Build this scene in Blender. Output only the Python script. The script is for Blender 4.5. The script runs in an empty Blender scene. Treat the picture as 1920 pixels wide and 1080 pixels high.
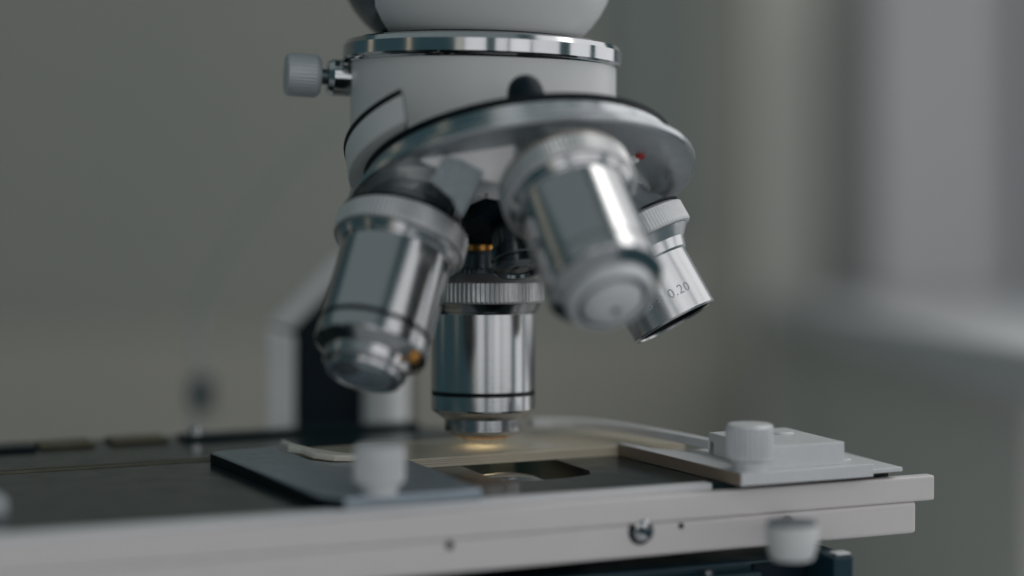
import bpy, bmesh, math, random
from mathutils import Vector, Matrix, noise
random.seed(4)
R = math.radians
S = 0.001                      # the script thinks in millimetres
scene = bpy.context.scene
col = scene.collection

# ------------------------------------------------------------------ camera
CAMY = -412.0
cd = bpy.data.cameras.new("camera")
cam = bpy.data.objects.new("camera", cd)
col.objects.link(cam)
cam.location = (0, CAMY * S, 0)
cam.rotation_euler = (R(90), 0, 0)
cd.lens = 75
cd.sensor_width = 36
cd.shift_y = -90 / 1920
cd.clip_start = 0.02
cd.clip_end = 20
cd.dof.use_dof = True
cd.dof.focus_distance = 0.395
cd.dof.aperture_fstop = 3.8
cd.dof.aperture_blades = 0
scene.camera = cam

# ------------------------------------------------------------------ world, lamps, exposure
w = bpy.data.worlds.new("World")
scene.world = w
w.use_nodes = True
bg = w.node_tree.nodes["Background"]
bg.inputs[0].default_value = (0.32, 0.66, 0.77, 1)
bg.inputs[1].default_value = 0.105


def area(name, loc, target, sx, sy, radiance, color=(1, 1, 1)):
    l = bpy.data.lights.new(name, 'AREA')
    l.shape = 'RECTANGLE'
    l.size = sx * S
    l.size_y = sy * S
    l.energy = radiance * math.pi * sx * sy * S * S
    l.color = color
    o = bpy.data.objects.new(name, l)
    col.objects.link(o)
    o.location = Vector(loc) * S
    d = (Vector(target) - Vector(loc)).normalized()
    o.rotation_euler = d.to_track_quat('-Z', 'Y').to_euler()
    return o


def light_panel(az0, az1, dist, z0, z1, radiance, color, tgt=(0, 0, 0)):
    """a light panel seen from the microscope between two bearings (0 = behind the photographer, + to the right)"""
    azm = R((az0 + az1) / 2)
    wdt = 2 * dist * math.tan(R((az1 - az0) / 2))
    loc = (dist * math.sin(azm), -dist * math.cos(azm), (z0 + z1) / 2)
    area("light_panel", loc, (tgt[0], tgt[1], loc[2] * 0.4), wdt, z1 - z0, radiance, color)


# tall windows behind and to the right of the photographer, bars between the panes
for b0, b1, rad, c in ((-21, -14, 0.50, (1.0, 0.90, 0.78)), (-13.4, 4, 0.95, (1.0, 0.97, 0.98)), (11, 21, 0.9, (1.0, 0.965, 0.975)),
                       (22.5, 40, 1.08, (1.0, 0.965, 0.975)), (41, 66, 0.95, (1.0, 0.965, 0.975))):
    light_panel(b0, b1, 1000, -140, 780, rad * 0.93, c)
# window beside the desk
light_panel(73, 100, 420, -150, 700, 1.0, (1.0, 0.97, 0.975))
light_panel(101.5, 140, 420, -150, 700, 1.0, (1.0, 0.97, 0.975))
# added warm lamps far to the left, for tan streaks in the metal
light_panel(-62, -58, 900, -60, 500, 0.45, (1.0, 0.78, 0.55))
light_panel(-104, -98, 900, -60, 500, 0.35, (1.0, 0.80, 0.58))
# added overhead fill lamp that brightens the wall behind
area("light_panel", (-380, -60, 900), (160, 500, -150), 1800, 900, 0.17, (0.97, 0.985, 0.97))
# added lamp that brightens the right part of the wall
area("light_panel", (330, 120, 560), (200, 700, -60), 320, 320, 2.0, (1.0, 0.975, 0.92))

scene.view_settings.view_transform = 'Standard'
scene.view_settings.look = 'None'
scene.view_settings.exposure = 0.0
scene.view_settings.gamma = 1.0
scene.cycles.use_denoising = True
try:
    scene.cycles.denoiser = 'OPENIMAGEDENOISE'
except Exception:
    pass
scene.cycles.max_bounces = 10
scene.cycles.sample_clamp_indirect = 4.0


# ------------------------------------------------------------------ materials
class NT:
    def __init__(self, name):
        self.m = bpy.data.materials.new(name)
        self.m.use_nodes = True
        self.t = self.m.node_tree
        self.p = self.t.nodes["Principled BSDF"]

    def n(self, typ, **kw):
        x = self.t.nodes.new(typ)
        for k, v in kw.items():
            if k in x.inputs.keys() if hasattr(x.inputs, 'keys') else False:
                x.inputs[k].default_value = v
            else:
                setattr(x, k, v)
        return x

    def l(self, a, b):
        self.t.links.new(a, b)


def mat(name, color, rough=0.4, metal=0.0, grain=0.0, gscale=900.0, bump=0.0, bscale=1500.0,
        bdist=0.0002, aniso=0.0, stretch=None, rvar=0.0, spec=0.5, coat=0.0, ior=1.5, color2=None):
    k = NT(name)
    p = k.p
    p.inputs["Base Color"].default_value = (*color, 1)
    p.inputs["Roughness"].default_value = rough
    p.inputs["Metallic"].default_value = metal
    p.inputs["Specular IOR Level"].default_value = spec
    p.inputs["IOR"].default_value = ior
    if coat:
        p.inputs["Coat Weight"].default_value = coat
        p.inputs["Coat Roughness"].default_value = 0.08
    tc = k.n("ShaderNodeTexCoord")
    vec = tc.outputs["Object"]
    if stretch:
        mp = k.n("ShaderNodeMapping")
        mp.inputs["Scale"].default_value = stretch
        k.l(vec, mp.inputs[0])
        vec = mp.outputs[0]
    if grain or color2:
        nz = k.n("ShaderNodeTexNoise")
        nz.inputs["Scale"].default_value = gscale
        nz.inputs["Detail"].default_value = 5
        k.l(vec, nz.inputs["Vector"])
        mx = k.n("ShaderNodeMix", data_type='RGBA')
        if color2:
            c1, c2 = color, color2
            rp = k.n("ShaderNodeMapRange")
            rp.inputs["From Min"].default_value = 0.35
            rp.inputs["From Max"].default_value = 0.65
            k.l(nz.outputs["Fac"], rp.inputs["Value"])
            k.l(rp.outputs[0], mx.inputs[0])
        else:
            c1 = tuple(c * (1 - grain) for c in color)
            c2 = tuple(min(1, c * (1 + grain)) for c in color)
            k.l(nz.outputs["Fac"], mx.inputs[0])
        mx.inputs[6].default_value = (*c1, 1)
        mx.inputs[7].default_value = (*c2, 1)
        k.l(mx.outputs[2], p.inputs["Base Color"])
    if rvar:
        nr = k.n("ShaderNodeTexNoise")
        nr.inputs["Scale"].default_value = gscale * 0.35
        nr.inputs["Detail"].default_value = 6
        k.l(vec, nr.inputs["Vector"])
        mr = k.n("ShaderNodeMapRange")
        mr.inputs["From Min"].default_value = 0.3
        mr.inputs["From Max"].default_value = 0.7
        mr.inputs["To Min"].default_value = max(0.02, rough - rvar)
        mr.inputs["To Max"].default_value = rough + rvar
        k.l(nr.outputs["Fac"], mr.inputs["Value"])
        k.l(mr.outputs[0], p.inputs["Roughness"])
    if bump:
        nb = k.n("ShaderNodeTexNoise")
        nb.inputs["Scale"].default_value = bscale
        nb.inputs["Detail"].default_value = 4
        k.l(vec, nb.inputs["Vector"])
        bp = k.n("ShaderNodeBump")
        bp.inputs["Strength"].default_value = bump
        bp.inputs["Distance"].default_value = bdist
        k.l(nb.outputs["Fac"], bp.inputs["Height"])
        k.l(bp.outputs[0], p.inputs["Normal"])
    if aniso:
        p.inputs["Anisotropic"].default_value = aniso
        tg = k.n("ShaderNodeTangent")
        tg.direction_type = 'RADIAL'
        tg.axis = 'Z'
        k.l(tg.outputs[0], p.inputs["Tangent"])
    return k.m


TURN = (5, 5, 5200)
M = {
    'white': mat('white_enamel', (0.71, 0.715, 0.71), 0.38, grain=0.02, gscale=250, bump=0.06, bscale=900, rvar=0.05),
    'cream': mat('stage_enamel', (0.715, 0.675, 0.665), 0.42, grain=0.03, gscale=220, bump=0.06, bscale=1200, rvar=0.06),
    'alu': mat('satin_aluminium', (0.70, 0.705, 0.715), 0.42, 0.25, grain=0.05, gscale=700, bump=0.10, bscale=2500, rvar=0.1),
    'turned': mat('turned_nickel', (0.47, 0.475, 0.48), 0.15, 1.0, grain=0.07, gscale=1.0, stretch=TURN, bump=0.03,
                  bscale=1.0, aniso=0.8),
    'chrome': mat('polished_chrome', (0.54, 0.55, 0.56), 0.12, 1.0, grain=0.04, gscale=300, rvar=0.03),
    'knurl': mat('knurled_nickel', (0.62, 0.62, 0.625), 0.40, 0.85, grain=0.12, gscale=1800, rvar=0.08),
    'satin': mat('satin_steel', (0.58, 0.60, 0.61), 0.24, 1.0, grain=0.06, gscale=500, bump=0.05, bscale=3000, rvar=0.06),
    'under': mat('ground_steel', (0.46, 0.49, 0.50), 0.42, 0.85, grain=0.10, gscale=900, bump=0.12, bscale=2600, rvar=0.08),
    'facet': mat('pale_facet_reflection', (0.78, 0.765, 0.765), 0.34, 0.1, grain=0.03, gscale=500, rvar=0.05),  # pale tone stands in for a bright reflection on polished metal
    'cast': mat('rough_cast_metal', (0.40, 0.45, 0.48), 0.62, 0.35, grain=0.3, gscale=1300, bump=1.0, bdist=0.0008, bscale=1500),
    'black': mat('black_paint', (0.001, 0.009, 0.016), 0.5, grain=0.15, gscale=500, rvar=0.08, spec=0.2),
    'satin_barrel': mat('satin_pale_barrel', (0.66, 0.665, 0.67), 0.22, 0.85, grain=0.05, gscale=1.0, stretch=TURN, aniso=0.5),
    'groove': mat('black_groove', (0.001, 0.005, 0.008), 0.5, spec=0.2),
    'dark': mat('dark_steel', (0.085, 0.11, 0.125), 0.30, 0.7, grain=0.15, gscale=900, rvar=0.08),
    'dial': mat('blackened_barrel', (0.14, 0.16, 0.17), 0.24, 1.0, grain=0.15, gscale=1.0, stretch=TURN),
    'stage': mat('black_stage_lacquer', (0.009, 0.020, 0.023), 0.18, grain=0.1, gscale=500, bump=0.02, bscale=900,
                 rvar=0.05, spec=0.22),
    'olive': mat('worn_brass_edge', (0.12, 0.11, 0.07), 0.5, 0.4, grain=0.35, gscale=300, rvar=0.1),
    'holder': mat('blue_grey_plate', (0.33, 0.385, 0.43), 0.36, 0.6, grain=0.12, gscale=900, bump=0.10, bscale=2600, rvar=0.08),
    'blue': mat('dark_blue_paint', (0.006, 0.034, 0.048), 0.42, grain=0.2, gscale=400, rvar=0.1, spec=0.4),
    'grey_alu': mat('dull_grey_aluminium', (0.46, 0.49, 0.51), 0.42, 0.25, grain=0.06, gscale=500, rvar=0.08),
    'coated': mat('coated_lens', (0.32, 0.36, 0.38), 0.07, 0.7, grain=0.1, gscale=200),
    'tan': mat('tan_edge_and_reflection', (0.33, 0.26, 0.20), 0.55, 0.3, grain=0.15, gscale=2500, bump=0.25, bscale=4000),  # tan for small edges, also a painted warm reflection on the right arm
    'red': mat('red_paint', (0.42, 0.035, 0.02), 0.4),
    'ivory': mat('cream_enamel', (0.84, 0.78, 0.68), 0.35, grain=0.06, gscale=600),
    'brass_glow': mat('brass_and_lamp_glow', (0.72, 0.36, 0.10), 0.28, 1.0, grain=0.1, gscale=900),  # brass, also stands in for orange lamp glow on metal
    'print': mat('engraved_ink', (0.46, 0.47, 0.49), 0.6),
    'wall': mat('wall_plaster', (0.325, 0.332, 0.298), 0.85, color2=(0.355, 0.350, 0.308), gscale=3.0),
    'lower_wall': mat('lower_wall_tone', (0.40, 0.385, 0.335), 0.8, color2=(0.44, 0.42, 0.37), gscale=3.0),
    'panel': mat('wall_panel_paint', (0.215, 0.245, 0.225), 0.7, grain=0.06, gscale=6),
    'recess': mat('recess_and_lit_wall_plaster', (0.72, 0.695, 0.64), 0.85, grain=0.03, gscale=4),
    'frame': mat('window_frame_paint', (0.50, 0.48, 0.495), 0.5, grain=0.03, gscale=20),
    'sill': mat('sill_paint', (0.62, 0.62, 0.635), 0.5, grain=0.03, gscale=20),
    'cable': mat('grey_cable_sheath', (0.34, 0.38, 0.38), 0.5, grain=0.05, gscale=200),
}


def slide_glass():
    k = NT('microscope_slide_glass')
    p = k.p
    p.inputs["Roughness"].default_value = 0.10
    p.inputs["IOR"].default_value = 1.5
    tc = k.n("ShaderNodeTexCoord")
    nz = k.n("ShaderNodeTexNoise")
    nz.inputs["Scale"].default_value = 700
    nz.inputs["Detail"].default_value = 6
    k.l(tc.outputs["Object"], nz.inputs["Vector"])
    mx = k.n("ShaderNodeMix", data_type='RGBA')
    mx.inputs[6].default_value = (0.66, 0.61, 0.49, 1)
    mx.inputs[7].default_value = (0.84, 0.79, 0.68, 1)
    k.l(nz.outputs["Fac"], mx.inputs[0])
    k.l(mx.outputs[2], p.inputs["Base Color"])
    bp = k.n("ShaderNodeBump")
    bp.inputs["Strength"].default_value = 0.05
    bp.inputs["Distance"].default_value = 0.0001
    k.l(nz.outputs["Fac"], bp.inputs["Height"])
    k.l(bp.outputs[0], p.inputs["Normal"])
    tr = k.n("ShaderNodeBsdfTranslucent")
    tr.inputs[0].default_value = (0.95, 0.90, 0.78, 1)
    ms = k.n("ShaderNodeMixShader")
    ms.inputs[0].default_value = 0.40
    k.l(p.outputs[0], ms.inputs[1])
    k.l(tr.outputs[0], ms.inputs[2])
    out = [x for x in k.t.nodes if x.type == 'OUTPUT_MATERIAL'][0]
    k.l(ms.outputs[0], out.inputs[0])
    return k.m


def lens_glass(name, color, trans=0.35, rough=0.08):
    k = NT(name)
    k.p.inputs["Base Color"].default_value = (*color, 1)
    k.p.inputs["Roughness"].default_value = rough
    k.p.inputs["Transmission Weight"].default_value = trans
    k.p.inputs["IOR"].default_value = 1.6
    tr = k.n("ShaderNodeBsdfTranslucent")
    tr.inputs[0].default_value = (0.95, 0.93, 0.88, 1)
    ms = k.n("ShaderNodeMixShader")
    ms.inputs[0].default_value = 0.3
    k.l(k.p.outputs[0], ms.inputs[1])
    k.l(tr.outputs[0], ms.inputs[2])
    out = [x for x in k.t.nodes if x.type == 'OUTPUT_MATERIAL'][0]
    k.l(ms.outputs[0], out.inputs[0])
    return k.m


M['slide'] = slide_glass()
def cover_glass():
    k = NT('cover_glass')
    k.p.inputs["Base Color"].default_value = (0.8, 0.8, 0.78, 1)
    k.p.inputs["Roughness"].default_value = 0.05
    tp = k.n("ShaderNodeBsdfTransparent")
    ms = k.n("ShaderNodeMixShader")
    ms.inputs[0].default_value = 0.8
    k.l(k.p.outputs[0], ms.inputs[1])
    k.l(tp.outputs[0], ms.inputs[2])
    out = [x for x in k.t.nodes if x.type == 'OUTPUT_MATERIAL'][0]
    k.l(ms.outputs[0], out.inputs[0])
    return k.m


M['cover'] = cover_glass()
M['lens'] = lens_glass('front_lens_glass', (0.95, 0.95, 0.93), 0.1, 0.2)
M['condenser'] = lens_glass('condenser_glass', (0.10, 0.13, 0.15), 0.0, 0.05)


def emit(name, color, strength):
    k = NT(name)
    k.p.inputs["Base Color"].default_value = (0.02, 0.02, 0.02, 1)
    k.p.inputs["Emission Color"].default_value = (*color, 1)
    k.p.inputs["Emission Strength"].default_value = strength
    return k.m


M['pane'] = emit('daylight_pane', (0.62, 0.68, 0.72), 0.22)

# ------------------------------------------------------------------ builders
WM = {}


def frame(o, ez, hint=(0, -1, 0)):
    """matrix with local z along ez, local x as near as possible to hint (towards the viewer)"""
    ez = Vector(ez).normalized()
    h = Vector(hint)
    ex = (h - ez * h.dot(ez)).normalized()
    ey = ez.cross(ex)
    m = Matrix.Identity(4)
    for i in range(3):
        m[i][0], m[i][1], m[i][2], m[i][3] = ex[i], ey[i], ez[i], o[i]
    return m


def place(o, mtx, parent):
    mm = mtx.copy()
    for i in range(3):
        mm[i][3] *= S
    WM[o.name] = mm
    if parent is not None:
        o.parent = parent
        o.matrix_basis = WM[parent.name].inverted() @ mm
    else:
        o.matrix_basis = mm


def link(name, bm, material, parent=None, mtx=None, smooth=True, angle=14):
    for v in bm.verts:
        v.co *= S
    me = bpy.data.meshes.new(name)
    bm.normal_update()
    bm.to_mesh(me)
    bm.free()
    ms = material if isinstance(material, (list, tuple)) else [material]
    for x in ms:
        me.materials.append(M[x])
    if smooth:
        for p in me.polygons:
            p.use_smooth = True
        me.set_sharp_from_angle(angle=R(angle))
    o = bpy.data.objects.new(name, me)
    col.objects.link(o)
    place(o, mtx or Matrix.Identity(4), parent)
    return o


def empty(name, loc, label, cat, group=None):
    o = bpy.data.objects.new(name, None)
    o.empty_display_size = 0.01
    col.objects.link(o)
    place(o, Matrix.Translation(Vector(loc)), None)
    tag(o, label, cat, group)
    return o


def tag(o, label, cat, group=None):
    o['label'] = label
    o['category'] = cat
    if group:
        o['group'] = group


def bevel(bm, off, seg=2, edges=None):
    if off > 0:
        bmesh.ops.bevel(bm, geom=edges or list(bm.edges), offset=off, segments=seg, profile=0.5, affect='EDGES')


def lathe(prof, seg=96, ribs=None, cap=(True, True)):
    """prof: list of (r, z[, ribdepth]); ribs: count of ribs"""
    bm = bmesh.new()
    if ribs:
        seg = ribs * 4
    rings = []
    for q in prof:
        r, z = q[0], q[1]
        dep = q[2] if len(q) > 2 else 0
        ring = []
        for i in range(seg):
            a = 2 * math.pi * i / seg
            rr = r
            if dep and (i % 4) in (2, 3):
                rr = r - dep
            ring.append(bm.verts.new((rr * math.cos(a), rr * math.sin(a), z)))
        rings.append(ring)
    for a, b in zip(rings, rings[1:]):
        for i in range(seg):
            j = (i + 1) % seg
            bm.faces.new((a[i], a[j], b[j], b[i]))
    if cap[0]:
        bm.faces.new(rings[0][::-1])
    if cap[1]:
        bm.faces.new(rings[-1])
    bmesh.ops.recalc_face_normals(bm, faces=list(bm.faces))
    return bm


def prism(poly, z0, z1, bev=0.0, seg=2):
    bm = bmesh.new()
    a = [bm.verts.new((x, y, z0)) for x, y in poly]
    b = [bm.verts.new((x, y, z1)) for x, y in poly]
    n = len(poly)
    bm.faces.new(a[::-1])
    bm.faces.new(b)
    for i in range(n):
        j = (i + 1) % n
        bm.faces.new((a[i], a[j], b[j], b[i]))
    bmesh.ops.recalc_face_normals(bm, faces=list(bm.faces))
    bevel(bm, bev, seg)
    return bm


def box(x0, x1, y0, y1, z0, z1, bev=0.0, seg=2):
    return prism([(x0, y0), (x1, y0), (x1, y1), (x0, y1)], z0, z1, bev, seg)


def arc(cx, cy, r, a0, a1, n):
    return [(cx + r * math.cos(R(a0 + (a1 - a0) * i / n)), cy + r * math.sin(R(a0 + (a1 - a0) * i / n))) for i in range(n + 1)]


def tube(points, r, seg=12):
    bm = bmesh.new()
    rings = []
    n = len(points)
    for i, p in enumerate(points):
        p = Vector(p)
        d = (Vector(points[min(i + 1, n - 1)]) - Vector(points[max(i - 1, 0)])).normalized()
        u = d.cross(Vector((0, 1, 0.01))).normalized()
        v = d.cross(u)
        rings.append([bm.verts.new(p + u * r * math.cos(2 * math.pi * k / seg) + v * r * math.sin(2 * math.pi * k / seg)) for k in range(seg)])
    for a, b in zip(rings, rings[1:]):
        for k in range(seg):
            bm.faces.new((a[k], a[(k + 1) % seg], b[(k + 1) % seg], b[k]))
    bm.faces.new(rings[0][::-1])
    bm.faces.new(rings[-1])
    bmesh.ops.recalc_face_normals(bm, faces=list(bm.faces))
    return bm


# ------------------------------------------------------------------ setting: room
def structure(o):
    o['kind'] = 'structure'
    return o


WY = 700.0
structure(link('wall', box(-900, 330, WY, WY + 40, -500, 700), 'wall'))
structure(link('wall_recess', box(150, 330, 210, WY - 8.5, -189.5, -42), 'recess'))
structure(link('bounce_table', box(-900, 330, -1300, WY - 0.5, -230, -190, 3), 'sill'))  # unseen white table, added to bounce light upward
structure(link('lit_wall_strip', box(124, 330, WY - 8, WY - 1, -189.5, 699, 2), 'recess'))  # paler strip, the brighter light on this wall is put into its colour
structure(link('wall_lower_band', box(-899, 123, WY - 7, WY - 1, -189.5, -48, 2), 'lower_wall'))  # lower band of the wall, lighter than the wall above
pan = structure(link('wall_panel', box(46, 96, WY - 10, WY - 1, 6, 699, 2), 'panel'))

win = empty('window', (240, 500, -40), 'white painted window frame with pale pane and deep sill at right', 'window')
link('jamb', box(172, 232, 600, 672, -27.5, 165, 2), 'frame', win)
link('mullion', box(254, 263, 630, 668, -27.5, 165, 1), 'frame', win)
link('pane', box(232.5, 450, 669, 672, -27.5, 165), 'pane', win)
link('sill', box(130, 450, 100, 685, -41.5, -28, 2), 'sill', win)

# a grey cable hanging behind the stage
pts = []
for i in range(26):
    t = i / 25
    px = 640 - 270 * min(1, t * 1.7) ** 0.8
    py = 235 + 620 * t ** 1.15
    D = 560
    pts.append(((px - 960) / 4000 * D, CAMY + D, (450 - py) / 4000 * D))
cab = empty('cable', pts[-1], 'thin grey cable hanging down behind the stage on the left', 'cable')
link('sheath', tube(pts, 0.8), 'cable', cab)
link('clip', box(-84.5, -78.6, 144, 152, -45, -36, 1.2), 'dark', cab)

# ------------------------------------------------------------------ stage frame
E1 = Vector((0.91783275, 0.39647203, 0.0198236))
E2 = Vector((-0.39696731, 0.9166876, 0.04583438))
EN = Vector((0, -0.04993762, 0.99875233))
OX = -5.56
ST = Matrix.Identity(4)
SO = Vector((OX, 0.1, -41.75))
for i in range(3):
    ST[i][0], ST[i][1], ST[i][2], ST[i][3] = E1[i], E2[i], EN[i], SO[i]


def st(u, v, wv):
    return ST @ Matrix.Translation(Vector((u, v, wv)))


scope = empty('microscope', SO + EN * -14, 'old light microscope with four nickel objectives over a black stage', 'microscope')


def part(name, bm, m, parent=scope, mtx=None, **k):
    return link(name, bm, m, parent, mtx, **k)


# ------------------------------------------------------------------ stage
# black plate with an opening, built as a ring of quads round the hole
outer = [(-125, -46), (62, -46), (62, -30), (38, -28), (33, -10), (27, 2), (18, 12), (10, 36), (2, 48), (-30, 50), (-125, 56)]
hole = [(-8.6, -24), (-7.0, -28.5), (-2.6, -30.2), (4, -30), (9.5, -28.2), (11.2, -24), (11.2, 10), (7, 13), (-5, 13), (-8.6, 10)]


def plate_with_hole(outer, hole, z0, z1):
    bm = bmesh.new()
    from mathutils.geometry import tessellate_polygon
    loops = [[Vector((x, y, 0)) for x, y in outer], [Vector((x, y, 0)) for x, y in hole]]
    tris = tessellate_polygon(loops)
    pts_ = outer + hole
    top = [bm.verts.new((x, y, z1)) for x, y in pts_]
    bot = [bm.verts.new((x, y, z0)) for x, y in pts_]
    for t in tris:
        bm.faces.new([top[i] for i in t])
        bm.faces.new([bot[i] for i in t][::-1])
    for off, loop in ((0, outer), (len(outer), hole)):
        n = len(loop)
        for i in range(n):
            a, b = off + i, off + (i + 1) % n
            fc_ = bm.faces.new((top[a], top[b], bot[b], bot[a]))
            fc_.material_index = 1 if off else 0
    bmesh.ops.recalc_face_normals(bm, faces=list(bm.faces))
    return bm


stage = part('stage_plate', plate_with_hole(outer, hole, -11.0, 0), ['stage', 'groove'], mtx=st(0, 0, 0), smooth=False)
part('stage_groove', box(-124, -47.4, 14.6, 16.4, 0.004, 0.12), 'olive', stage, st(0, 0, 0))
part('stage_groove', box(-124, -47.4, 18.6, 19.0, 0.004, 0.10), 'olive', stage, st(0, 0, 0))
for u0, u1 in ((-77, -66), (-62.5, -51)):
    part('brass_strip', box(u0, u1, 42.5, 50, 0.004, 0.8, 0.25), 'olive', stage, st(0, 0, 0))
part('back_rail', box(-48, 3, 42, 48, 0.004, 1.0, 0.3), 'stage', stage, st(0, 0, 0))
part('back_rail', box(-90, -77.6, 42, 49, 0.004, 1.0, 0.4), 'stage', stage, st(0, 0, 0))
sc = part('stage_screw', lathe([(1.3, 0), (1.3, 1.2), (1.0, 1.7), (0.4, 1.9)], 24), 'chrome', stage, st(-45.5, 43.5, 1.004))

# front rails: upper bar and the lower bar set back under its end
ub = part('upper_rail', box(-128, 70.5, -48.6, -46.1, -5.7, -1.0, 0.45, 3), 'cream', mtx=st(0, 0, 0))
lb = part('lower_rail', box(-128, 66.8, -48.2, -44.0, -11.7, -5.72, 0.7, 3), 'cream', mtx=st(0, 0, 0))
part('rail_top_strip', box(-127, 25.0, -46.08, -43.2, -1.2, 0.06, 0.2), 'alu', ub, st(0, 0, 0))
part('end_block', box(-112, -96, -30, 2, 0.004, 3.2, 0.5), 'grey_alu', stage, st(0, 0, 0))


def on_front(u, wv, v=-48.2):
    """frame on the front face of the rails, local z pointing out of it"""
    return frame(ST @ Vector((u, v, wv)), -E2, EN)


# screw in its dark recess, two small holes
rc = part('screw_recess', lathe([(2.35, -0.5), (2.35, 0.05)], 32), 'groove', lb, on_front(9.6, -7.1))
rim_s = part('rail_screw', lathe([(2.0, 0.06), (2.0, 0.5), (1.5, 0.9), (0.3, 1.05)], 32), 'chrome', lb, on_front(10.1, -7.0))
slot = part('screw_slot', box(-0.22, 0.22, -1.6, 1.6, 1.0, 1.1), 'groove', rim_s, on_front(10.1, -7.0) @ Matrix.Rotation(R(-50), 4, 'Z'))
part('screw_hole', lathe([(0.55, -0.5), (0.55, 0.04)], 20), 'groove', lb, on_front(17.6, -6.7))
part('screw_hole', lathe([(0.75, -0.5), (0.75, 0.04)], 20), 'groove', lb, on_front(-26.2, -6.8))

# small metal sheet under the right arm, reaching the end of the rail
part('end_sheet', box(30, 62.6, -49.8, -30, 0.35, 1.15, 0.12), 'alu', stage, st(0, 0, 0))
part('sheet_shim', box(31, 62.0, -48.4, -31, 0.004, 0.345), 'tan', stage, st(0, 0, 0))

# ------------------------------------------------------------------ slide holder: right arm
poly = [(28.0, -51.2), (55.4, -51.2), (55.4, -41.0), (43.0, -38.5), (40.5, -24.4), (37.5, -22.0), (33.5, -22.8), (29.5, -21.0), (27.4, -17.5), (25.4, -9.8), (24.2, -9.6)]
ra = part('right_slide_arm', prism(poly, 0.05, 2.4, 0.12, 2), 'alu', mtx=st(0, 0, 0))
# warm reflection on the arm's left face, put into a tan strip
part('reflection_edge', prism([(27.92, -51.0), (28.02, -51.0), (24.22, -9.7), (24.10, -9.7)], 0.15, 2.28), 'tan', ra, st(0, 0, 0))
bl = part('arm_block', box(33.6, 50.2, -49.6, -28.9, 2.405, 6.5, 0.12), 'alu', ra, st(0, 0, 0))
ringm = lathe([(2.3, 0), (2.3, 0.08), (1.9, 0.08), (1.9, 0.0)], 40, cap=(False, False))
part('block_screw', lathe([(2.2, 0), (2.2, 0.25), (1.9, 0.4)], 40), 'alu', bl, st(45.4, -35.5, 6.504))
part('arm_screw', lathe([(1.7, 0), (1.7, 0.15), (1.4, 0.25)], 32), 'alu', ra, st(52.8, -44.5, 2.405))


def clamp_knob(u, v, wv, scale=1.0):
    k = part('clamp_knob', lathe([(3.3, 0), (3.3, 0.5), (3.5, 0.9), (4.25, 1.3, .0), (4.32, 1.7, .36), (4.32, 6.3, .36), (4.2, 7.0, .0), (3.8, 7.35), (3.0, 7.45)], ribs=28),
             'alu', mtx=st(u, v, wv))
    part('knob_foot', lathe([(3.0, 0), (3.0, 0.9)], 40), 'alu', k, st(u, v, wv - 0.9))
    return k


clamp_knob(31.2, -48.4, 3.3)
clamp_knob(-37.2, -44.0, 2.9)

# spring arm sweeping round behind the slide
out_p = [(15.6, 13.6), (20, 12.4), (24.2, 9.2), (27.6, 4.5), (30.0, -1.5), (32.2, -9.5), (34.6, -20), (36.0, -29.4)]
in_p = [(33.2, -29.4), (32.0, -20), (29.8, -10.5), (27.6, -3), (25.2, 2.2), (22.2, 6.4), (18.6, 9.0), (15.0, 10.2)]
part('spring_arm', prism(out_p + in_p, 3.4, 5.0, 0.15), 'alu', mtx=st(0, 0, 0))
part('spring_post', box(33.6, 35.4, -31, -28.905, 2.41, 5.0, 0.1), 'alu', ra, st(0, 0, 0))

# left arm
polyl = [(-50.6, 12.6), (-47.2, 13.8), (-36.4, 14.4), (-37.8, 8), (-36.5, 3), (-36.2, -4), (-33.5, -8.6), (-28, -10.6), (-19.3, -10.6), (-19.3, -45.9), (-44, -45.9), (-47, -41)]
la = part('left_slide_arm', prism(polyl, 0.06, 2.1, 0.5, 3), 'holder', mtx=st(0, 0, 0))
part('arm_side_shade', prism([(-50.75, 12.5), (-50.3, 12.5), (-46.7, -41.0), (-43.9, -45.95), (-44.2, -45.95), (-47.2, -41.1)], 0.05, 1.75, 0.05), 'groove', la, st(0, 0, 0))  # black strip paints the shade on the arm's left side
polyc = [(-36.2, 14.6), (-35.4, 14.8), (-35.0, 8.6), (-33.4, 1.5), (-30.6, -5.0), (-28.2, -7.2), (-27.6, -8.4), (-29.6, -9.8), (-33.0, -8.0), (-35.6, -3.6),
         (-35.9, 2.6), (-37.4, 5.8), (-37.2, 7.2), (-36.2, 8.2)]
part('slide_spring', prism(polyc, 2.104, 3.3, 0.3), 'ivory', la, st(0, 0, 0))
part('spring_rivet', lathe([(1.1, 0), (1.1, .5), (.7, .8)], 24), 'ivory', la, st(-27.0, -8.0, 2.4))

# ------------------------------------------------------------------ glass slide
sl = empty('microscope_slide', SO + E1 * 2 + E2 * 2 + EN * 0.3, 'glass microscope slide lying under the objective, lit amber from below', 'glass slide')
link('slide_glass', box(-34.5, 38.9, -9.4, 12.6, 0.02, 1.80, 0.06), 'slide', sl, st(0, 0, 0))
link('cover_glass', box(-9, 13, -6.5, 10.5, 1.804, 1.93, 0.02), 'cover', sl, st(0, 0, 0))

for wz in (0.62, 1.02, 1.35):
    link('edge_line', box(-34.0, 38.4, -9.44, -9.401, wz, wz + 0.07), 'tan', sl, st(0, 0, 0))

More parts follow.
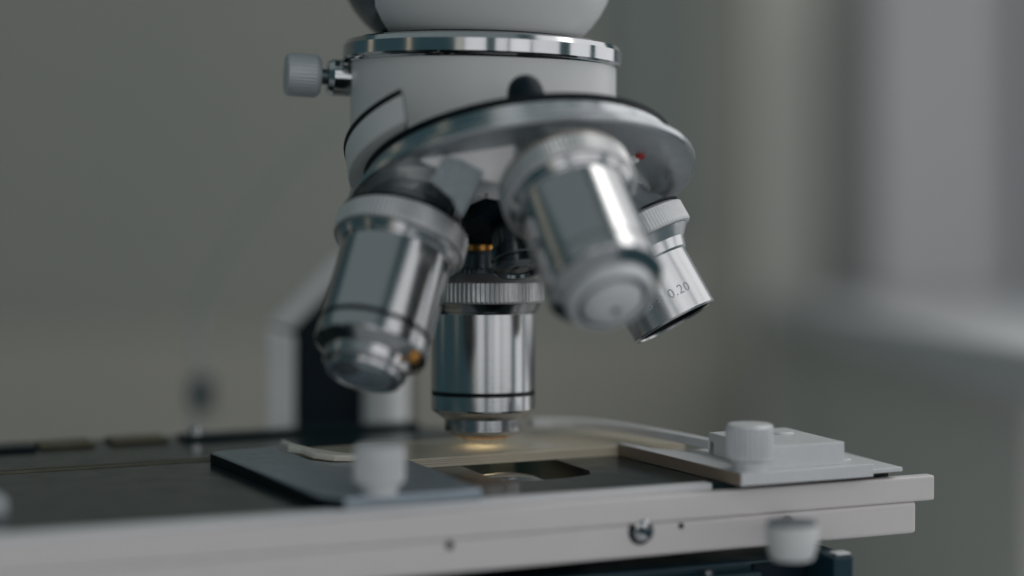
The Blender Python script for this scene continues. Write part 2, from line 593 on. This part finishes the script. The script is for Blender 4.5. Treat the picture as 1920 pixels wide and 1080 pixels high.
# ------------------------------------------------------------------ substage: condenser with lit lamp, bracket, drive knob
con = part('condenser', lathe([(12, -14), (12, -7.5), (9, -4.5), (7.5, -3.2), (5, -2.3), (2, -1.95)], 64), 'coated', mtx=st(-1, -14, 0.62))
part('condenser_mount', lathe([(14, -16), (14, -9), (12.3, -8.6)], 64), 'black', con, st(-1, -14, 0.62))
lampd = bpy.data.lights.new('substage_lamp', 'SPOT')
lampd.energy = 46.0
lampd.color = (1.0, 0.86, 0.60)
lampd.spot_size = R(24)
lampd.spot_blend = 0.9
lampd.shadow_soft_size = 0.002
lo = bpy.data.objects.new('substage_lamp', lampd)
col.objects.link(lo)
lo.location = (ST @ Vector((1.5, 2.5, -13))) * S
lo.rotation_euler = (-(ST @ Vector((0, 0.5, 0)) - ST @ Vector((1.5, 2.5, -13)))).to_track_quat('Z', 'Y').to_euler()

br = part('substage_bracket', box(-70, 47, -46, -20, -40, -14.5, 0.6), 'blue', mtx=st(0, 0, 0))
part('bracket_end', box(44.5, 48.6, -55.5, -30, -40, -13.0, 0.5), 'blue', br, st(0, 0, 0))
part('bracket_lip', box(-70, 33, -50.2, -46.05, -40, -15.8, 0.5), 'blue', br, st(0, 0, 0))
part('bracket_hollow', box(33.2, 44.2, -46.6, -46.02, -36, -15.0), 'black', br, st(0, 0, 0))
part('bracket_screw', lathe([(1.0, 0), (1.0, .5), (.6, .8)], 20), 'chrome', br, st(23, -48.2, -15.796))
for q in (47.6,):
    part('bracket_tip', box(45.2, 48.2, -55.2, -52.6, -12.95, -12.5, 0.2), 'alu', br, st(0, 0, 0))
D = 358.0
kc = Vector(((1485 - 960) / 4000 * D, CAMY + D, (450 - 983) / 4000 * D))
dk = part('drive_knob', lathe([(4.2, 0.0), (4.35, -0.3), (4.35, -3.1), (4.2, -3.6), (3.7, -5.4), (3.3, -5.9), (2.9, -6.0)], 48), 'white', mtx=Matrix.Translation(kc))
part('knob_cap', lathe([(4.25, 0.0), (4.25, 0.5)], 48), 'dark', dk, Matrix.Translation(kc + Vector((0, 0, 0.004))))
part('knob_shaft', lathe([(1.2, 2), (1.2, 26)], 24), 'dark', dk, frame(kc + Vector((0, 0, -3)), (0.1, 1, 0.0), (0, 0, 1)))

# ------------------------------------------------------------------ arm of the microscope behind
ay = 70.0
armp = [(-55, -56), (-24, -56), (-24, -20), (5, 14), (5, 34), (-6, 34), (-39.5, -5.5), (-55, -19.5)]
XZ = Matrix.Rotation(R(90), 4, 'X')           # local x,y -> world x,z ; local z -> -y


def xz(y):
    m = XZ.copy()
    m[1][3] = y
    return m


arm = part('arm', prism(armp, -34, 0, 0.8), 'black', mtx=xz(ay))
part('arm_flange', prism([(-55.2, -56), (-49.0, -56), (-49.0, -21.2), (-52, -20.5), (-55.2, -19.4)], 0.05, 3, 0.9, 3), 'white', arm, xz(ay))
part('arm_flange', prism([(-55.2, -18.9), (-49.5, -20.3), (-34.6, -5.2), (-39.8, -3.2)], 0.05, 2.4, 0.5, 3), 'white', arm, xz(ay))
cy = lathe([(5.0, 0), (5.0, 40)], 48)
part('arm_flange', cy, 'white', arm, Matrix.Translation(Vector((-28.4, ay - 2.5, -56))))

# ------------------------------------------------------------------ head
TILT = Matrix.Rotation(R(1.4), 4, 'Y')


def hd(x, y, z):
    return Matrix.Translation(Vector((x, y, z))) @ TILT


AX = Vector((0.1422, -0.344, -0.9281)).normalized()
C = Vector((1.04, -15.98, 15.17))

# white tube cut off at the slanted bearing plane
bm = bmesh.new()
seg = 128
top, bot = [], []
for i in range(seg):
    a = 2 * math.pi * i / seg
    x, y = OX + 25.6 * math.cos(a), 25.6 * math.sin(a)
    zt = 33.6 - (x - OX) * math.tan(R(1.4))
    zb = C.z + (0.24 - (x - C.x) * AX.x - (y - C.y) * AX.y) / AX.z
    top.append(bm.verts.new((x, y, zt)))
    bot.append(bm.verts.new((x, y, zb)))
for i in range(seg):
    j = (i + 1) % seg
    bm.faces.new((bot[i], bot[j], top[j], top[i]))
bm.faces.new(top)
bm.faces.new(bot[::-1])
bmesh.ops.recalc_face_normals(bm, faces=list(bm.faces))
tubeo = part('head_tube', bm, 'white')
hr = part('clamp_ring', lathe([(25.0, 33.3), (25.7, 33.35), (25.9, 33.75), (26.6, 33.9), (26.85, 34.3), (26.85, 36.6), (26.3, 37.5), (25.4, 37.9), (20, 37.95)], 128), 'chrome', mtx=hd(OX - 1.1, 0, 0))
part('ring_gap', lathe([(20.2, 37.96), (20.2, 38.7)], 96), 'black', hr, hd(OX - 1.1, 0, 0))
vh = part('viewing_head', lathe([(17.5, 38.0), (18.7, 39.0), (20.6, 41.0), (22.2, 43.2), (23.4, 45.6), (24.2, 48.4), (24.6, 52), (24.6, 60)], 96), 'white', mtx=hd(OX - .7, -1.5, 0.4))
part('head_shade_shell', lathe([(15.8, 37.97), (18.6, 39.3), (20.8, 41.2), (23.2, 44.0), (25.0, 47.4), (26.4, 51.5), (27, 60)], 96), 'dark', vh, hd(OX - 3.4, 4.0, 0.4))  # dark shell stands in for the shaded left end of the head

# thumb screw on the left
sx = Vector((-31.2, -3, 31.0))
ax = Vector((-1, -0.22, 0.05))
fm = frame(sx, ax)
kn = part('thumb_screw', lathe([(3.3, 5.6), (3.9, 6.1, .0), (4.15, 6.6, .05), (4.15, 11.2, .05), (4.0, 11.9, .0), (3.6, 12.25)], ribs=40), 'grey_alu', mtx=fm)
part('screw_stem', lathe([(1.5, 3.0), (1.5, 6.0)], 32), 'dark', kn, fm)
part('screw_collar', lathe([(3.45, -3.5), (3.5, 3.2), (3.0, 4.2), (1.6, 4.4)], 6 * 8), 'chrome', kn, fm)

# ------------------------------------------------------------------ revolving nosepiece
TF = frame(C, AX, (0, -1, 0))            # local x -> towards the viewer, z -> down the axis
ey = Vector((TF[0][1], TF[1][1], TF[2][1]))
SGN = 1 if ey.x > 0 else -1              # local y * SGN points right in the picture

# housing: a segment of a disc that swells out of the tube on the left
seglist = []
for i in range(41):
    a = R(35.5 + (150 - 35.5) * i / 40)
    seglist.append((31.6 * math.cos(a), -SGN * 31.6 * math.sin(a)))
seglist.append((-4.0, -SGN * 22.4))
hs = part('nosepiece_housing', prism(seglist, -4.9, 0.22, 0.25), 'white', mtx=TF)
seam = [(x * 1.006, y * 1.006) for x, y in seglist]
part('housing_seam', prism(seam, -6.0, -4.92, 0.3), 'groove', hs, TF)
endx0, endy0 = seglist[0]
part('housing_end_edge', prism([(endx0 + .3, endy0), (endx0 - 14, endy0 - SGN * 1.4), (endx0 - 14, endy0 - SGN * 1.25), (endx0 + .3, endy0 + SGN * .12)], -5.0, 0.2), 'groove', hs, TF)

nose = part('nosepiece', lathe([(22, 1.5), (28.6, 1.5), (28.9, 1.8), (28.9, 5.1), (29.3, 5.3), (32.1, 5.3), (32.4, 5.6), (32.4, 6.6), (32.0, 6.95), (23.0, 6.95)], 160), 'satin', mtx=TF)
part('bearing_gap', lathe([(28.8, 0.25), (28.8, 1.49)], 128), 'groove', nose, TF)
part('underside_plate', lathe([(31.7, 6.96), (31.7, 7.05)], 128), 'under', nose, TF)

# four facets, one for each objective
AZ = [(180, 'back'), (-90, 'left'), (0, 'near'), (86, 'right')]     # azimuth measured from the viewer, + to the right
tanb = math.tan(R(13.0))
bm = bmesh.new()
r_out, r_in, t0 = 23.5, 9.0, 7.06
bv, tv = [], []
for k in range(4):
    a = R(45 + 90 * k)
    q = math.sqrt(2)
    bv.append(bm.verts.new((r_out * q * math.cos(a), r_out * q * math.sin(a), t0)))
    tv.append(bm.verts.new((r_in * q * math.cos(a), r_in * q * math.sin(a), t0 + (r_out - r_in) * tanb)))
for v in bv:      # the corners stop at the rim
    l = math.hypot(v.co.x, v.co.y)
    right = v.co.y * SGN > 0
    lim = 30.8 if (v.co.x > 0 and not right) else (19.5 if v.co.x > 0 else 23.0)
    v.co.x *= lim / l
    v.co.y *= lim / l
for k in range(4):
    j = (k + 1) % 4
    bm.faces.new((bv[k], bv[j], tv[j], tv[k]))
bm.faces.new(tv)
bm.faces.new(bv[::-1])
bmesh.ops.recalc_face_normals(bm, faces=list(bm.faces))
bevel(bm, 0.4, 2)
part('objective_facets', bm, 'facet', nose, TF)
part('hub', lathe([(10.5, 9.0), (10.5, 12.0), (9.8, 12.6)], 64), 'black', nose, TF @ Matrix.Translation(Vector((0, -SGN * 1.5, 0))))
part('pivot_nut', lathe([(4.4, 12.61), (4.4, 17.2), (5.2, 17.6), (5.2, 19.4), (4.7, 19.8), (5.0, 20.1), (5.0, 21.3), (4.3, 21.9), (3.4, 21.9), (3.2, 21.3), (1.8, 21.3), (1.4, 21.6)], 64), 'dial', nose, TF @ Matrix.Translation(Vector((0, -SGN * 2.6, 0.3))))
a = R(66)
pm = TF @ Matrix.Translation(Vector((22.5 * math.cos(a), SGN * 22.5 * math.sin(a), 7.06)))
pin = part('index_pin', lathe([(0.95, 0), (0.95, 0.7), (0.5, 1.1)], 24), 'white', nose, pm)
part('index_mark', lathe([(0.9, 0), (0.9, 0.5)], 24), 'red', nose, TF @ Matrix.Translation(Vector((23.8 * math.cos(a), SGN * 23.8 * math.sin(a), 7.062))))
# dark click stop standing on the rim
a = R(6.5)
cm = TF @ Matrix.Translation(Vector((25.2 * math.cos(a), SGN * 25.2 * math.sin(a), 0.8)))
part('click_stop', lathe([(3.6, 1.0), (3.4, -1.4), (3.1, -3.2), (2.6, -4.4), (1.8, -5.2), (0.9, -5.6), (0.3, -5.7)], 40), 'black', nose, cm)


# rough cast web between the left and the working objective
def px3(px, py, D):
    return ((px - 960) / 4000 * D, (450 - py) / 4000 * D)


glare = [px3(x, y, 371.5) for x, y in ((783, 300), (800, 284), (850, 263), (920, 246), (1010, 238), (1010, 300), (962, 352), (904, 338), (860, 330), (820, 318))]
part('facet_glare_block', prism(glare, -16, 0, 0.4), 'facet', nose, xz(-40.4))  # added block, its pale face stands in for the facet's bright reflection
web = [px3(x, y, 370) for x, y in ((836, 292), (868, 300), (907, 322), (890, 362), (864, 408), (846, 372), (806, 338))]
part('casting_web', prism(web, -14, 0, 0.15), 'cast', nose, xz(-42))
tab = [px3(x, y, 380) for x, y in ((905, 332), (944, 344), (944, 377), (886, 366))]
tb = part('facet_tab', prism(tab, -8, 0, 0.15), 'alu', nose, xz(-32))
part('tab_hole', lathe([(0.28, 0), (0.28, 0.03)], 16), 'groove', nose, frame(Vector((*px3(912, 366, 380), 0)).xzy + Vector((0, -32.02, 0)), (0, -1, 0), (0, 0, 1)))


# ------------------------------------------------------------------ objectives
def dvec(phi):
    """direction and mount of an objective, phi in degrees about the nosepiece axis, 0 = working position"""
    d1 = Vector((0, 0, -1))
    c = AX.dot(d1)
    s = math.sqrt(1 - c * c)
    m1 = (d1 - AX * c) / s
    n1 = AX.cross(m1)
    m = m1 * math.cos(R(phi)) + n1 * math.sin(R(phi))
    return (AX * c + m * s), C + m * 18.63


def objective(mtx, label, kind):
    """local z runs down the barrel, zero at the middle of the knurled ring"""
    if kind == 'open':
        b = part('objective', lathe([(11.0, 2.3), (10.4, 3.0), (9.3, 4.2), (8.9, 5.4), (8.75, 6.0), (8.35, 6.4), (8.35, 17.6), (8.1, 17.9), (7.5, 17.9), (7.35, 17.6), (7.3, 15.2), (0.5, 15.1)], 112, cap=(True, True)), 'satin_barrel', mtx=mtx)
        part('bore', lathe([(7.3, 17.55), (7.2, 15.3), (0.5, 15.25)], 80, cap=(False, False)), 'groove', b, mtx)
    else:
        b = part('objective', lathe([(11.3, 2.1), (10.9, 2.7), (10.4, 3.7), (10.15, 3.9), (10.0, 4.2), (10.0, 18.9), (9.75, 19.0), (9.75, 19.75), (10.0, 19.85), (10.0, 22.5), (9.85, 22.8), (7.65, 24.35), (7.45, 24.4)], 112), 'turned', mtx=mtx)
        if kind != 'plain':
            part('ring_mark', lathe([(9.98, 19.1), (9.98, 19.68)], 96), 'groove', b, mtx)
        if kind == 'plain':
            part('nose_sleeve', lathe([(7.4, 24.3), (7.4, 25.8), (7.0, 26.4), (6.4, 26.6), (6.2, 26.0), (5.3, 26.0), (5.1, 26.8), (4.4, 27.4), (3.0, 28.0), (1.0, 28.3)], 80), 'alu', b, mtx)
            part('lens_ring', lathe([(6.15, 26.01), (6.15, 26.25), (5.35, 26.25), (5.35, 26.01)], 64, cap=(False, False)), 'dark', b, mtx)
            part('front_lens', lathe([(0.75, 28.31), (0.6, 28.4)], 24), 'groove', b, mtx)
        else:
            if kind == 'working':
                part('nose_sleeve', lathe([(7.4, 24.38), (7.4, 26.6), (7.0, 27.2), (6.5, 27.5), (6.2, 27.6)], 80), 'turned', b, mtx)
                part('lens_ring', lathe([(6.15, 27.5), (6.0, 27.8), (5.6, 27.9), (5.0, 28.05)], 64), 'brass_glow', b, mtx)
                part('front_lens', lathe([(4.9, 28.05), (4.2, 28.5), (3.2, 29.0), (2.0, 29.35), (1.0, 29.45)], 48), 'lens', b, mtx)
            else:
                part('nose_sleeve', lathe([(7.6, 24.38), (7.5, 26.2), (7.1, 26.7), (6.7, 26.9), (6.6, 27.6), (6.1, 27.7), (5.8, 27.2)], 80), 'turned', b, mtx)
                part('front_lens', lathe([(5.75, 27.15), (5.2, 27.7), (4.2, 28.4), (3.0, 28.95), (1.8, 29.3), (0.6, 29.45)], 48), 'coated', b, mtx)
    dep, nr = (.07, 110) if kind == 'open' else (.15, 84)
    part('knurled_ring', lathe([(9.0, -3.6), (11.0, -2.4), (11.5, -2.1, .0), (11.95, -1.8, dep), (11.95, 1.7, dep), (11.7, 2.05, .0), (11.2, 2.2)], ribs=nr), 'alu' if kind == 'open' else 'knurl', b, mtx)
    if kind == 'working':
        part('dark_knurl', lathe([(8.6, -4.6, .0), (8.9, -4.3, .25), (8.9, -2.8, .25), (8.6, -2.45, .0)], ribs=64), 'dark', b, mtx)
        part('mount_sleeve', lathe([(4.4, -7.75), (4.2, -7.0), (4.4, -4.5)], 64), 'dark', b, mtx)
        part('sleeve_ring', lathe([(4.6, -9.24), (4.9, -9.0), (4.9, -8.0), (4.5, -7.76)], 64), 'brass_glow', b, mtx)  # orange colour stands in for lamp light reflected in a chrome ring
        part('sleeve_cup', lathe([(7.8, -18), (7.8, -10.0), (7.2, -9.25)], 64), 'black', b, mtx)
    else:
        part('mount_sleeve', lathe([(8.0, -14), (8.0, -6.0), (9.4, -4.2), (10.6, -2.9), (10.6, -2.45)], 80), 'satin', b, mtx)
        part('ring_shadow_gap', lathe([(11.6, -2.75), (11.6, -2.42)], 80), 'tan' if kind == 'plain' else 'groove', b, mtx)
    b['label'] = label
    return b


o1 = objective(frame((OX, 0, -9.95), (0, 0, -1)), 'upright objective in the working position with black ring line', 'working')
d, mpos = dvec(-90)
o2 = objective(frame(mpos + d * 17.3, d), 'blurred objective nearest the left, pointing down and forward', 'ringed')
m2 = frame(mpos + d * 17.3, d)
for mm, ang, t in ((m2, 62, 23.6),):
    e = Vector((m2[0][1], m2[1][1], m2[2][1]))
    q = 1 if e.x > 0 else -1
    part('glow_stub', lathe([(1.05, -2), (1.05, 0.8), (0.8, 1.0)], 24), 'brass_glow', o2, m2 @ frame((8.6 * math.cos(R(ang)), q * 8.6 * math.sin(R(ang)), t), (math.cos(R(ang)), q * math.sin(R(ang)), 0.5), (0, 0, 1)))  # added stub, orange in place of lamp glow reflected on the barrel
d, mpos = dvec(180)
o3 = objective(frame(mpos + d * 16.0 + Vector((-2.2, 0, -1.8)), d), 'blurred front objective facing the viewer with pale nose', 'plain')
d4 = Vector((0.47, -0.155, -0.868)).normalized()
D4 = 398.0
e4 = Vector(((1266 - 960) / 4000 * D4, CAMY + D4, (450 - 605) / 4000 * D4))
m4 = frame(e4 - d4 * 17.9, d4)
o4 = objective(m4, 'short open ended low power objective at the right', 'open')
# the four objectives belong to the nosepiece turret of the stand

# engraved figures round the low power barrel
fc = bpy.data.curves.new('figures', 'FONT')
fc.body = "8 \u00d7 0.20"
fc.size = 2.5
fc.space_character = 1.12
fo = bpy.data.objects.new('figures', fc)
col.objects.link(fo)
dg = bpy.context.evaluated_depsgraph_get()
tm = bpy.data.meshes.new_from_object(fo.evaluated_get(dg))
bpy.data.objects.remove(fo)
bm = bmesh.new()
bm.from_mesh(tm)
bmesh.ops.subdivide_edges(bm, edges=list(bm.edges), cuts=1)
wid = max(v.co.x for v in bm.verts)
E4Y = Vector((m4[0][1], m4[1][1], m4[2][1]))
s4 = 1 if E4Y.x > 0 else -1
for v in bm.verts:
    ang = R(38) + (v.co.x - wid) / 8.38
    z = 14.4 - v.co.y
    v.co = Vector((8.385 * math.cos(ang), s4 * 8.385 * math.sin(ang), z))
bmesh.ops.recalc_face_normals(bm, faces=list(bm.faces))
part('engraving', bm, 'print', o4, m4)
